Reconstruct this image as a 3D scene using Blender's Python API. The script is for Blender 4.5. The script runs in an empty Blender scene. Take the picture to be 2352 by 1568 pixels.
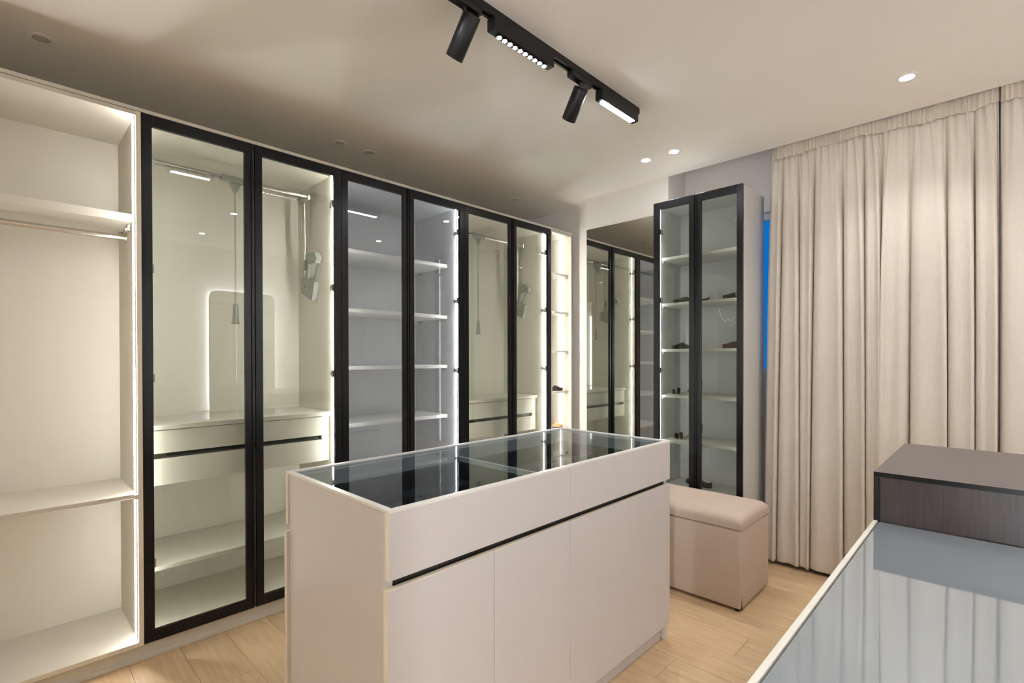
import bpy, bmesh, math, random
from mathutils import Vector, Matrix
random.seed(7)
SC = bpy.context.scene
COL = SC.collection

# ------------------------------------------------------------------ camera, world, exposure
cd = bpy.data.cameras.new('camera')
cam = bpy.data.objects.new('camera', cd)
COL.objects.link(cam)
YAW, PIT, ROL, F, SY = 0.7721, -0.0067, -0.0017, 1149.88, 46.1
fw = Vector((-math.sin(YAW) * math.cos(PIT), math.cos(YAW) * math.cos(PIT), math.sin(PIT)))
r0 = Vector((math.cos(YAW), math.sin(YAW), 0))
u0 = r0.cross(fw)
rr = r0 * math.cos(ROL) + u0 * math.sin(ROL)
uu = -r0 * math.sin(ROL) + u0 * math.cos(ROL)
mw = Matrix((rr, uu, -fw)).transposed().to_4x4()
mw.translation = Vector((2.7278, 0.0, 1.3488))
cam.matrix_world = mw
cd.sensor_fit = 'HORIZONTAL'
cd.sensor_width = 36.0
cd.lens = F / 2352 * 36.0
cd.shift_y = SY / 2352
cd.clip_start = 0.02
SC.camera = cam

SC.view_settings.view_transform = 'Standard'
SC.view_settings.look = 'None'
SC.view_settings.exposure = 0.70
SC.view_settings.gamma = 1.0
SC.view_settings.use_curve_mapping = False
SC.cycles.use_denoising = True
SC.cycles.max_bounces = 12
SC.cycles.diffuse_bounces = 8
SC.cycles.glossy_bounces = 6
SC.cycles.transparent_max_bounces = 24
SC.cycles.caustics_reflective = False
SC.cycles.caustics_refractive = False
SC.cycles.sample_clamp_indirect = 6.0

# dusk outside the window
world = bpy.data.worlds.new('dusk_sky')
world.use_nodes = True
wb = world.node_tree.nodes['Background']
wb.inputs[0].default_value = (0.0, 0.20, 0.72, 1)
wb.inputs[1].default_value = 0.55
SC.world = world

LED_WARM = (1.0, 0.962, 0.89)
LED_NEUT = (1.0, 0.97, 0.93)
LED_COOL = (0.90, 0.93, 1.0)
P_DOWN = 80.0       # glow of the downlight lenses
W_DOWN = 15.0       # beam of each downlight
P_TRACK = 90.0      # linear track lamps
P_STRIP = 75.0      # led strips in the wardrobes
P_STRIP_GREY = 50.0  # the dimmer strips of the middle wardrobe

# ------------------------------------------------------------------ materials
MATS = {}


def principled(name, col, rough=0.5, metal=0.0, spec=0.5, noise=0.0, nscale=6.0, bump=0.0, bscale=200.0, stretch=(1, 1, 1), coat=0.0):
    m = bpy.data.materials.new(name)
    m.use_nodes = True
    nt = m.node_tree
    b = nt.nodes['Principled BSDF']
    b.inputs['Base Color'].default_value = (*col, 1)
    b.inputs['Roughness'].default_value = rough
    b.inputs['Metallic'].default_value = metal
    b.inputs['Specular IOR Level'].default_value = spec
    b.inputs['Coat Weight'].default_value = coat
    b.inputs['Coat Roughness'].default_value = 0.05
    if noise or bump:
        tc = nt.nodes.new('ShaderNodeTexCoord')
        mp = nt.nodes.new('ShaderNodeMapping')
        mp.inputs['Scale'].default_value = stretch
        nt.links.new(tc.outputs['Object'], mp.inputs['Vector'])
    if noise:
        n = nt.nodes.new('ShaderNodeTexNoise')
        n.inputs['Scale'].default_value = nscale
        n.inputs['Detail'].default_value = 6
        nt.links.new(mp.outputs[0], n.inputs['Vector'])
        mx = nt.nodes.new('ShaderNodeMix')
        mx.data_type = 'RGBA'
        mx.inputs['A'].default_value = (*[c * (1 - noise) for c in col], 1)
        mx.inputs['B'].default_value = (*[min(1, c * (1 + noise)) for c in col], 1)
        nt.links.new(n.outputs['Fac'], mx.inputs['Factor'])
        nt.links.new(mx.outputs['Result'], b.inputs['Base Color'])
    if bump:
        n2 = nt.nodes.new('ShaderNodeTexNoise')
        n2.inputs['Scale'].default_value = bscale
        n2.inputs['Detail'].default_value = 3
        nt.links.new(mp.outputs[0], n2.inputs['Vector'])
        bp = nt.nodes.new('ShaderNodeBump')
        bp.inputs['Strength'].default_value = bump
        bp.inputs['Distance'].default_value = 0.002
        nt.links.new(n2.outputs['Fac'], bp.inputs['Height'])
        nt.links.new(bp.outputs[0], b.inputs['Normal'])
    MATS[name] = m
    return m


def emissive(name, col, strength, base=(0.8, 0.8, 0.8)):
    m = bpy.data.materials.new(name)
    m.use_nodes = True
    b = m.node_tree.nodes['Principled BSDF']
    b.inputs['Base Color'].default_value = (*base, 1)
    b.inputs['Roughness'].default_value = 0.4
    b.inputs['Emission Color'].default_value = (*col, 1)
    b.inputs['Emission Strength'].default_value = strength
    MATS[name] = m
    return m


def glass(name, tint, ior=1.5, rough=0.0):
    """thin pane: clear tinted transmission plus a Fresnel reflection on each face"""
    m = bpy.data.materials.new(name)
    m.use_nodes = True
    nt = m.node_tree
    nt.nodes.clear()
    out = nt.nodes.new('ShaderNodeOutputMaterial')
    mix = nt.nodes.new('ShaderNodeMixShader')
    tr = nt.nodes.new('ShaderNodeBsdfTransparent')
    gl = nt.nodes.new('ShaderNodeBsdfGlossy')
    fr = nt.nodes.new('ShaderNodeFresnel')
    tr.inputs['Color'].default_value = (*tint, 1)
    gl.inputs['Color'].default_value = (1, 1, 1, 1)
    gl.inputs['Roughness'].default_value = rough
    fr.inputs['IOR'].default_value = ior
    geo = nt.nodes.new('ShaderNodeNewGeometry')      # same Fresnel on the way in and on the way out of the thin pane
    sgn = nt.nodes.new('ShaderNodeMath'); sgn.operation = 'MULTIPLY_ADD'
    sgn.inputs[1].default_value = 1.0 / ior - ior
    sgn.inputs[2].default_value = ior
    nt.links.new(geo.outputs['Backfacing'], sgn.inputs[0])
    # Cycles already inverts the ior on back faces: feed the inverse so both faces act as air-to-glass
    nt.links.new(sgn.outputs[0], fr.inputs['IOR'])
    nt.links.new(fr.outputs[0], mix.inputs[0])
    nt.links.new(tr.outputs[0], mix.inputs[1])
    nt.links.new(gl.outputs[0], mix.inputs[2])
    nt.links.new(mix.outputs[0], out.inputs['Surface'])
    MATS[name] = m
    return m


def wood(name, c1, c2, rough, stretch, scale=5.0, island=0.0):
    m = bpy.data.materials.new(name)
    m.use_nodes = True
    nt = m.node_tree
    b = nt.nodes['Principled BSDF']
    b.inputs['Roughness'].default_value = rough
    tc = nt.nodes.new('ShaderNodeTexCoord')
    mp = nt.nodes.new('ShaderNodeMapping')
    mp.inputs['Scale'].default_value = stretch
    oi = nt.nodes.new('ShaderNodeObjectInfo')
    add = nt.nodes.new('ShaderNodeVectorMath'); add.operation = 'ADD'
    sc = nt.nodes.new('ShaderNodeVectorMath'); sc.operation = 'SCALE'
    sc.inputs[0].default_value = (13.0, 7.0, 3.0)
    nt.links.new(oi.outputs['Random'], sc.inputs['Scale'])
    nt.links.new(tc.outputs['Object'], add.inputs[0])
    nt.links.new(sc.outputs[0], add.inputs[1])
    nt.links.new(add.outputs[0], mp.inputs['Vector'])
    n = nt.nodes.new('ShaderNodeTexNoise')
    n.inputs['Scale'].default_value = scale
    n.inputs['Detail'].default_value = 8
    n.inputs['Roughness'].default_value = 0.65
    n.inputs['Distortion'].default_value = 0.8
    nt.links.new(mp.outputs[0], n.inputs['Vector'])
    cr = nt.nodes.new('ShaderNodeValToRGB')
    cr.color_ramp.elements[0].position = 0.30
    cr.color_ramp.elements[0].color = (*c1, 1)
    cr.color_ramp.elements[1].position = 0.70
    cr.color_ramp.elements[1].color = (*c2, 1)
    nt.links.new(n.outputs['Fac'], cr.inputs[0])
    hv = nt.nodes.new('ShaderNodeHueSaturation')
    mr = nt.nodes.new('ShaderNodeMapRange')
    mr.inputs['To Min'].default_value = 1 - island
    mr.inputs['To Max'].default_value = 1 + island
    nt.links.new(oi.outputs['Random'], mr.inputs['Value'])
    nt.links.new(mr.outputs[0], hv.inputs['Value'])
    nt.links.new(cr.outputs[0], hv.inputs['Color'])
    nt.links.new(hv.outputs[0], b.inputs['Base Color'])
    bp = nt.nodes.new('ShaderNodeBump')
    bp.inputs['Strength'].default_value = 0.06
    bp.inputs['Distance'].default_value = 0.002
    nt.links.new(n.outputs['Fac'], bp.inputs['Height'])
    nt.links.new(bp.outputs[0], b.inputs['Normal'])
    MATS[name] = m
    return m


principled('ceiling_paint', (0.89, 0.865, 0.825), 0.9, noise=0.015, nscale=1.5)
principled('wall_paint', (0.78, 0.755, 0.725), 0.85, noise=0.02, nscale=3, bump=0.05, bscale=120)
principled('white_melamine', (0.645, 0.62, 0.555), 0.38, noise=0.012, nscale=4)
principled('grey_melamine', (0.57, 0.575, 0.60), 0.38, noise=0.02, nscale=4)
principled('pale_grey_melamine', (0.60, 0.60, 0.585), 0.38, noise=0.02, nscale=4)
principled('edge_band', (0.80, 0.745, 0.63), 0.45)
principled('island_melamine', (0.66, 0.635, 0.635), 0.33, noise=0.01, nscale=3)
principled('black_aluminium', (0.006, 0.006, 0.007), 0.25, spec=0.28)
principled('black_matt', (0.007, 0.007, 0.008), 0.42, spec=0.3)
principled('black_lining', (0.010, 0.012, 0.018), 0.55)
principled('handle_channel', (0.015, 0.013, 0.011), 0.35)
principled('steel', (0.62, 0.60, 0.55), 0.25, metal=1.0)
principled('grey_plastic', (0.27, 0.28, 0.255), 0.5)
principled('cable_grey', (0.35, 0.33, 0.28), 0.5)
principled('mirror_silver', (0.80, 0.81, 0.78), 0.0, metal=1.0)
principled('white_frame', (0.84, 0.83, 0.81), 0.3)
principled('bright_white', (0.93, 0.93, 0.92), 0.4)
principled('counter_trim', (0.83, 0.82, 0.76), 0.3)
principled('counter_glass', (0.27, 0.315, 0.36), 0.02, spec=1.0, coat=1.0)
principled('linen', (0.70, 0.652, 0.588), 0.95, spec=0.1, noise=0.05, nscale=90, bump=0.25, bscale=500, stretch=(1, 1, 0.3))
principled('linen_tape', (0.68, 0.63, 0.55), 0.9, spec=0.1, noise=0.05, nscale=120, bump=0.2, bscale=400)
principled('upholstery', (0.53, 0.435, 0.36), 0.92, spec=0.15, noise=0.08, nscale=60, bump=0.35, bscale=420)
principled('dark_leather', (0.010, 0.008, 0.007), 0.5, spec=0.2)
principled('red_leather', (0.040, 0.008, 0.006), 0.4, spec=0.25)
principled('tan_leather', (0.50, 0.33, 0.16), 0.45)
principled('insole', (0.33, 0.28, 0.18), 0.6)
principled('unlit_lens', (0.60, 0.57, 0.52), 0.4)
principled('ring_paint', (0.85, 0.825, 0.785), 0.5)
principled('painted_glints', (0.85, 0.86, 0.85), 0.6)  # white of the glints drawn on the tall cabinet's glass
wood('oak_laminate', (0.53, 0.36, 0.20), (0.70, 0.525, 0.335), 0.40, (1.1, 12.0, 1.0), 3.4, 0.05)
wood('dark_woodgrain', (0.034, 0.026, 0.027), (0.064, 0.051, 0.051), 0.30, (22.0, 22.0, 1.0), 6.0)
wood('dark_woodgrain_top', (0.125, 0.104, 0.102), (0.14, 0.118, 0.115), 0.42, (2.0, 24.0, 2.0), 4.0)
glass('door_glass', (0.905, 0.93, 0.905), 1.52)
glass('grey_door_glass', (0.86, 0.88, 0.87), 1.52)
glass('tall_door_glass', (0.82, 0.845, 0.82), 1.52)
glass('display_glass', (0.80, 0.85, 0.88), 1.30)
glass('window_glass', (0.97, 0.98, 0.98), 1.5)
emissive('led_warm', LED_WARM, P_STRIP)
emissive('led_neutral', (0.97, 0.97, 1.0), P_STRIP_GREY)
emissive('led_mild', LED_WARM, P_STRIP * 0.58)
emissive('led_cool', LED_COOL, P_STRIP * 0.32)
emissive('led_dim', LED_NEUT, P_STRIP * 0.12)
emissive('led_soft', LED_WARM, P_STRIP * 0.22)
emissive('led_added_tower', LED_COOL, 130.0)  # strip of the tower added to light the dark cabinet and curtains
emissive('track_light', LED_COOL, P_TRACK)
emissive('track_dots', LED_COOL, P_TRACK * 1.3)
emissive('downlight_light', LED_NEUT, P_DOWN)
emissive('mirror_light', LED_COOL, 80.0)

# ------------------------------------------------------------------ mesh helpers


class MB:
    """collects shapes into one mesh"""

    def __init__(self):
        self.bm = bmesh.new()

    def box(self, x0, x1, y0, y1, z0, z1, bev=0.0):
        x0, x1 = min(x0, x1), max(x0, x1)
        y0, y1 = min(y0, y1), max(y0, y1)
        z0, z1 = min(z0, z1), max(z0, z1)
        vs = [self.bm.verts.new(c) for c in ((x0, y0, z0), (x1, y0, z0), (x1, y1, z0), (x0, y1, z0),
                                             (x0, y0, z1), (x1, y0, z1), (x1, y1, z1), (x0, y1, z1))]
        fs = [self.bm.faces.new([vs[i] for i in q]) for q in
              ((0, 3, 2, 1), (4, 5, 6, 7), (0, 1, 5, 4), (1, 2, 6, 5), (2, 3, 7, 6), (3, 0, 4, 7))]
        if bev > 0:
            es = list({e for f in fs for e in f.edges})
            bmesh.ops.bevel(self.bm, geom=es, offset=bev, segments=2, profile=0.5, affect='EDGES')
        return self

    def tube(self, pts, r, seg=10, cap=True):
        rings = []
        pts = [Vector(p) for p in pts]
        n = len(pts)
        for i, p in enumerate(pts):
            d = (pts[min(i + 1, n - 1)] - pts[max(i - 1, 0)]).normalized()
            a = d.orthogonal().normalized() if i == 0 else (a - d * a.dot(d)).normalized()
            b = d.cross(a)
            rad = r[i] if isinstance(r, (list, tuple)) else r
            rings.append([self.bm.verts.new(p + (a * math.cos(t) + b * math.sin(t)) * rad)
                          for t in (2 * math.pi * k / seg for k in range(seg))])
        for i in range(n - 1):
            for k in range(seg):
                self.bm.faces.new((rings[i][k], rings[i][(k + 1) % seg], rings[i + 1][(k + 1) % seg], rings[i + 1][k]))
        if cap:
            self.bm.faces.new(rings[0][::-1])
            self.bm.faces.new(rings[-1])
        return self

    def lathe(self, prof, c, seg=24):
        """profile of (radius, z) spun about a vertical axis through c; closed at both ends"""
        rings = [[self.bm.verts.new((c[0] + r * math.cos(2 * math.pi * k / seg), c[1] + r * math.sin(2 * math.pi * k / seg), c[2] + z))
                  for k in range(seg)] for r, z in prof]
        for i in range(len(rings) - 1):
            for k in range(seg):
                self.bm.faces.new((rings[i][k], rings[i][(k + 1) % seg], rings[i + 1][(k + 1) % seg], rings[i + 1][k]))
        self.bm.faces.new(rings[0][::-1])
        self.bm.faces.new(rings[-1])
        return self

    def prism(self, pts, off):
        """polygon (3d points) pushed along the vector off"""
        a = [self.bm.verts.new(p) for p in pts]
        b = [self.bm.verts.new(Vector(p) + Vector(off)) for p in pts]
        n = len(a)
        self.bm.faces.new(a[::-1])
        self.bm.faces.new(b)
        for i in range(n):
            self.bm.faces.new((a[i], a[(i + 1) % n], b[(i + 1) % n], b[i]))
        return self

    def grid(self, rows, close_u=False):
        v = [[self.bm.verts.new(p) for p in row] for row in rows]
        for i in range(len(v) - 1):
            m = len(v[i])
            for k in range(m if close_u else m - 1):
                self.bm.faces.new((v[i][k], v[i][(k + 1) % m], v[i + 1][(k + 1) % m], v[i + 1][k]))
        return v

    def build(self, name, mat, parent=None, label=None, smooth=False, org=None):
        bmesh.ops.recalc_face_normals(self.bm, faces=self.bm.faces[:])
        if org is None:
            org = ORG.get(parent.name, Vector((0, 0, 0))) if parent else Vector((0, 0, 0))
        org = Vector(org)
        bmesh.ops.translate(self.bm, verts=self.bm.verts[:], vec=-org)
        me = bpy.data.meshes.new(name)
        self.bm.to_mesh(me)
        self.bm.free()
        if smooth:
            me.polygons.foreach_set('use_smooth', [True] * len(me.polygons))
            try:
                me.set_sharp_from_angle(angle=math.radians(40))
            except Exception:
                pass
        me.materials.append(MATS[mat])
        o = bpy.data.objects.new(name, me)
        COL.objects.link(o)
        if parent:
            o.parent = parent
            ORG[o.name] = ORG[parent.name]
        else:
            o.location = org
            ORG[o.name] = org
        if label:
            o['label'] = label
        return o


ORG = {}


def thing(name, label, cat, loc, group=None):
    o = bpy.data.objects.new(name, None)
    o.empty_display_size = 0.1
    o.location = loc
    COL.objects.link(o)
    ORG[o.name] = Vector(loc)
    tag(o, label, cat, group)
    return o


def tag(o, label, cat, group=None):
    o['label'] = label
    o['category'] = cat
    if group:
        o['group'] = group
    return o


def structure(o):
    o['kind'] = 'structure'
    return o


def B(*a, bev=0.0):
    return MB().box(*a, bev=bev)


# ------------------------------------------------------------------ room shell
ZC = 2.708                       # ceiling
YM, YN, YW = 3.52, 3.672, 3.80   # mirror pillar face, nook wall, window wall
XR, YB, XL = 4.10, -1.72, -0.66
floor = structure(B(XL, XR, YB, YW + 0.1, -0.06, -0.006).build('floor', 'oak_laminate'))
row, y = 0, YB
PW, PL = 0.192, 1.285
while y < YW:
    x = XL - (row * 0.43 % 1.0) * PL
    while x < XR:
        a, b = max(x, XL), min(x + PL, XR)
        if b - a > 0.02:
            B(a + 0.0006, b - 0.0006, y + 0.0006, min(y + PW, YW + 0.09) - 0.0006, -0.006, 0.0, bev=0.0007).build('plank', 'oak_laminate', floor)
        x += PL
    y += PW
    row += 1

mb = MB()
mb.box(XL, XR, YB, YM, ZC, ZC + 0.10)
mb.box(XL, 0.19, YM, YN, ZC, ZC + 0.10)
mb.box(XL, XR, YM, YW + 0.1, 2.95, 3.0)
mb.box(XL, XR, YM - 0.02, YM, ZC + 0.1, 2.95)
structure(mb.build('ceiling', 'ceiling_paint'))
structure(B(XL - 0.1, XL, YB - 0.1, YW + 0.1, 0, 3.0).build('wall_left', 'wall_paint'))
structure(B(XR, XR + 0.1, YB - 0.1, YW + 0.1, 0, 3.0).build('wall_right', 'wall_paint'))
structure(B(XL, XR, YB - 0.1, YB, 0, 3.0).build('wall_back', 'wall_paint'))
WX0, WX1, WZ0, WZ1 = 1.48, 2.60, 1.22, 2.38
mb = MB()
mb.box(XL, 0.192, YN, YW + 0.1, 0, 2.95)           # nook behind the wardrobe end
mb.box(0.192, 0.942, YM, YW + 0.1, 0, 2.95)        # pillar that carries the mirror
mb.box(0.942, WX0, YW, YW + 0.1, 0, 2.95)
mb.box(WX1, XR, YW, YW + 0.1, 0, 2.95)
mb.box(WX0, WX1, YW, YW + 0.1, 0, WZ0)
mb.box(WX0, WX1, YW, YW + 0.1, WZ1, 2.95)
structure(mb.build('wall_far', 'wall_paint'))
win = MB()
for a in ((WX0, WX0 + 0.03, WZ0, WZ1), (WX1 - 0.05, WX1, WZ0, WZ1), (WX0, WX1, WZ0, WZ0 + 0.05), (WX0, WX1, WZ1 - 0.05, WZ1), (2.04, 2.07, WZ0, WZ1)):
    win.box(a[0], a[1], YW + 0.03, YW + 0.08, a[2], a[3])
win = structure(win.build('window_1', 'white_frame'))
for a, b in ((WX0 + 0.03, 2.04), (2.07, WX1 - 0.05)):
    B(a, b, YW + 0.05, YW + 0.056, WZ0 + 0.05, WZ1 - 0.05).build('pane', 'window_glass', win)

# ------------------------------------------------------------------ wardrobes


class Fr:
    """u along the front, w outwards from the front plane, z up"""

    def __init__(self, kind, base=0.0):
        self.k, self.b = kind, base

    def p(self, u, w, z):
        return (w, u, z) if self.k == 'x' else (u, self.b - w, z)

    def box(self, mb, u0, u1, w0, w1, z0, z1, bev=0.0):
        p, q = self.p(u0, w0, z0), self.p(u1, w1, z1)
        return mb.box(p[0], q[0], p[1], q[1], p[2], q[2], bev=bev)


FX = Fr('x')
T = 0.018
ZB, ZT = 0.074, 2.44


def carcass(fr, root, u0, u1, depth, mat, z0=ZB, z1=ZT + 0.0, wf=-0.022, edge=None, panels=(1, 1)):
    def P(name, *a, m=mat):
        mb = MB()
        fr.box(mb, *a, bev=0.0012)
        return mb.build(name, m, root)
    if panels[0]:
        P('side_panel', u0, u0 + T, -depth, wf, z0, z1)
    if panels[1]:
        P('side_panel', u1 - T, u1, -depth, wf, z0, z1)
    P('top_panel', u0 + T, u1 - T, -depth, wf, z1 - T, z1)
    P('bottom_panel', u0 + T, u1 - T, -depth, wf, z0, z0 + T)
    P('back_panel', u0 + T, u1 - T, -depth, -depth + 0.008, z0 + T, z1 - T)


def strip(fr, root, u, side, w, z0, z1, mat, wid=0.0062):
    """led strip let into the inner face of a panel; side = +1 when it looks along +u"""
    a = MB()
    fr.box(a, u, u + side * 0.004, w - wid * 0.8, w + wid * 0.8, z0, z1)
    s = a.build('strip_profile', 'white_frame', root)
    b = MB()      # half-round diffuser
    r = wid / 2
    q = 0.7071        # corner profile: turned 45 degrees out of the cabinet
    b.prism([fr.p(u + side * (0.0045 + 0.7 * r + q * r * (math.sin(a) - math.cos(a))), w + q * r * (math.sin(a) + math.cos(a)), z0 + 0.004)
             for a in (math.pi * k / 8 for k in range(9))], (0, 0, z1 - z0 - 0.008))
    b.build('led_diffuser', mat, s)
    return s


def shelf(fr, root, u0, u1, w0, w1, z1, mat, th=0.025, band='white_melamine', bev=0.004):
    mb = MB()
    fr.box(mb, u0, u1, w0, w1, z1 - th, z1, bev=bev)
    return mb.build('shelf', mat, root)


def door(fr, root, u0, u1, z0, z1, hinge, hz, pane_mat, st=0.040, handle=0):
    """framed glass door; hinge = +1 when the hinges are on the u1 side"""
    f = MB()
    fr.box(f, u0, u0 + st, -0.021, 0.0, z0, z1, bev=0.001)
    fr.box(f, u1 - st, u1, -0.021, 0.0, z0, z1, bev=0.001)
    fr.box(f, u0 + st, u1 - st, -0.021, 0.0, z1 - 0.050, z1, bev=0.001)
    fr.box(f, u0 + st, u1 - st, -0.021, 0.0, z0, z0 + 0.050, bev=0.001)
    d = f.build('door', 'black_aluminium', root)
    g = MB()
    fr.box(g, u0 + st - 0.006, u1 - st + 0.006, -0.010, -0.006, z0 + 0.044, z1 - 0.044)
    g.build('glass_pane', pane_mat, d)
    h = MB()      # pull profile along the meeting edge
    uu_ = u0 + 0.006 if hinge > 0 else u1 - 0.006
    fr.box(h, uu_ - 0.004, uu_ + 0.004, 0.0, 0.007, z0 + 0.01, z1 - 0.01, bev=0.001)
    h.build('pull_profile', 'black_aluminium', d)
    for z in hz:
        m = MB()
        ue = u1 - 0.004 if hinge > 0 else u0 + 0.004
        s = -1 if hinge > 0 else 1
        fr.box(m, ue + s * 0.014, ue + s * 0.026, -0.085, -0.045, z - 0.012, z + 0.012, bev=0.002)   # mounting plate on the panel
        m.tube([fr.p(ue + s * 0.026, -0.070, z), fr.p(ue + s * 0.036, -0.050, z + 0.006), fr.p(ue + s * 0.034, -0.024, z)], 0.0055, 8)
        m.tube([fr.p(ue + s * 0.022, -0.060, z - 0.012), fr.p(ue + s * 0.036, -0.024, z - 0.015)], 0.004, 6)
        fr.box(m, ue + s * 0.012, ue + s * 0.046, -0.030, -0.020, z - 0.02, z + 0.02, bev=0.002)     # cup on the frame
        m.build('hinge', 'steel', d)
    return d


def lift(fr, root, u0, u1, zrail=2.33, w=-0.29, ucord=None):
    """pull-down clothes lift: rail, two arms with gear boxes, centre pull cord"""
    mb = MB()
    mb.tube([fr.p(u0 + 0.05, w, zrail), fr.p(u1 - 0.05, w, zrail)], 0.013, 12)
    rail = mb.build('clothes_lift_rail', 'steel', root, smooth=True)
    for u, s in ((u0, 1), (u1, -1)):
        a = MB()
        a.tube([fr.p(u + s * 0.050, w, zrail), fr.p(u + s * 0.050, w - 0.03, zrail + 0.012), fr.p(u + s * 0.048, w - 0.062, zrail), fr.p(u + s * 0.035, w - 0.075, 1.86)], 0.009, 10)
        a.tube([fr.p(u + s * 0.050, w - 0.11, zrail + 0.01), fr.p(u + s * 0.032, w - 0.12, 1.84)], 0.006, 8)
        fr.box(a, u + s * 0.035, u + s * 0.062, w - 0.13, w + 0.02, zrail - 0.022, zrail + 0.022, bev=0.006)
        a.build('lift_arm', 'steel', rail, smooth=True)
        g = MB()
        plate = [(-0.445, 1.858), (-0.345, 1.848), (-0.255, 1.815), (-0.292, 1.700), (-0.445, 1.765)]
        g.prism([fr.p(u + s * 0.001, a_, b_) for a_, b_ in plate], Vector(fr.p(s * 0.028, 0, 0)) - Vector(fr.p(0, 0, 0)))
        neck = [(-0.405, 1.850), (-0.320, 1.842), (-0.275, 1.930), (-0.225, 1.925), (-0.205, 1.955), (-0.235, 1.992), (-0.330, 2.000), (-0.372, 1.965)]
        g.prism([fr.p(u + s * 0.004, a_, b_) for a_, b_ in neck], Vector(fr.p(s * 0.034, 0, 0)) - Vector(fr.p(0, 0, 0)))
        g.tube([fr.p(u + s * 0.036, -0.385, 1.85), fr.p(u + s * 0.044, -0.345, 1.955)], 0.010, 8)
        g.tube([fr.p(u + s * 0.036, -0.318, 1.845), fr.p(u + s * 0.044, -0.285, 1.925)], 0.008, 8)
        g.tube([fr.p(u + s * 0.026, -0.33, 1.79), fr.p(u + s * 0.034, -0.33, 1.79)], 0.012, 10)
        g.tube([fr.p(u + s * 0.026, -0.39, 1.80), fr.p(u + s * 0.034, -0.39, 1.80)], 0.008, 10)
        g.build('gear_box', 'grey_plastic', rail)
    uc = ucord if ucord else (u0 + u1) / 2
    c = MB()
    c.prism([fr.p(uc - 0.035, w - 0.006, zrail - 0.008), fr.p(uc + 0.035, w - 0.006, zrail - 0.008), fr.p(uc + 0.006, w - 0.006, zrail - 0.072), fr.p(uc - 0.006, w - 0.006, zrail - 0.072)],
            Vector(fr.p(0, 0.012, 0)) - Vector(fr.p(0, 0, 0)))
    fr.box(c, uc - 0.07, uc + 0.07, w - 0.016, w + 0.016, zrail - 0.016, zrail + 0.016, bev=0.005)
    c.build('rail_bracket', 'grey_plastic', rail)
    c = MB()
    c.tube([fr.p(uc, w, zrail - 0.07), fr.p(uc, w, 1.64)], 0.004, 8)
    c.build('pull_rod', 'cable_grey', rail)
    c = MB()
    p = fr.p(uc, w, 1.54)
    c.lathe([(0.020, 0.0), (0.022, 0.004), (0.017, 0.012), (0.012, 0.10), (0.008, 0.112)], p, 14)
    c.build('pull_grip', 'grey_plastic', rail, smooth=True)


def drawer_unit(fr, root, u0, u1, w, wback, ztop, zgap, zbot, mat):
    def P(name, *a, m=mat, par=root, bev=0.0015):
        mb = MB()
        fr.box(mb, *a, bev=bev)
        return mb.build(name, m, par)
    P('drawer_top', u0, u1 - 0.004, wback, w + 0.012, ztop - 0.022, ztop)
    P('filler_panel', u1 - 0.055, u1 - 0.012, wback, w - 0.004, zbot, ztop - 0.022)
    P('filler_panel', u0, u0 + 0.018, wback, w - 0.004, zbot, ztop - 0.022)
    P('drawer_bottom', u0 + 0.018, u1 - 0.055, wback, w - 0.02, zbot, zbot + 0.016)
    P('handle_channel', u0 + 0.018, u1 - 0.055, w - 0.045, w - 0.018, zgap - 0.03, zgap + 0.03, m='handle_channel')
    for a, b in ((zgap + 0.013, ztop - 0.026), (zbot, zgap - 0.013)):
        d = P('drawer', u0 + 0.019, u1 - 0.057, w - 0.018, w, a, b)
        P('drawer_box', u0 + 0.04, u1 - 0.08, wback + 0.03, w - 0.047, a + 0.02, b - 0.03, par=d)


HZ = (2.24, 1.757, 1.262, 0.42)
XBK = 0.56

# open bay at the left
yl0, yl1 = -1.42, 0.447
w1 = thing('open_wardrobe', 'open doorless white wardrobe bay with hanging rail, left of the black framed doors', 'wardrobe', (-0.25, (yl0 + yl1) / 2, 0.0), None)
mb = MB()
mb.box(-0.47, 0.0, yl1 - T, yl1, ZB, ZT, bev=0.0012)
mb.build('side_panel', 'white_melamine', w1)
mb = B(0.0, 0.0018, yl1 - T, yl1, ZB, ZT)
mb.build('edge_band', 'edge_band', w1, 'pale tan edge band')
B(-0.47, 0.0, yl0, yl0 + T, ZB, ZT, bev=0.0012).build('side_panel', 'white_melamine', w1)
B(-0.47, 0.0, yl0 + T, yl1 - T, ZT - T, ZT, bev=0.0012).build('top_panel', 'white_melamine', w1)
B(-0.47, 0.0, yl0 + T, yl1 - T, ZB, ZB + T, bev=0.0012).build('bottom_panel', 'white_melamine', w1)
B(-0.47, -0.455, yl0 + T, yl1 - T, ZB + T, ZT - T).build('back_panel', 'white_melamine', w1)
B(0.0, 0.0016, yl0 + T, yl1 - T, ZB, ZB + T).build('edge_band', 'edge_band', w1, 'pale tan edge band')
shelf(FX, w1, yl0 + T, yl1 - T, -0.455, -0.095, 2.005, 'white_melamine', th=0.036, bev=0.002)
shelf(FX, w1, yl0 + T, yl1 - T, -0.455, -0.024, 0.748, 'white_melamine', th=0.020, bev=0.002)
B(-0.024, 0.0005, yl1 - 0.030, yl1 - 0.016, 0.728, 0.748).build('edge_band', 'edge_band', w1, 'pale tan edge band')
mb = MB()
mb.tube([(-0.25, yl0 + T, 1.922), (-0.25, yl1 - T, 1.922)], 0.0125, 14)
rd = mb.build('hanging_rail', 'steel', w1, smooth=True)
for yy in (yl0 + T, yl1 - T - 0.006):
    mb = MB()
    mb.tube([(-0.25, yy, 1.922), (-0.25, yy + 0.006, 1.922)], 0.022, 16)
    mb.build('rail_socket', 'steel', rd, smooth=True)
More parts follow.
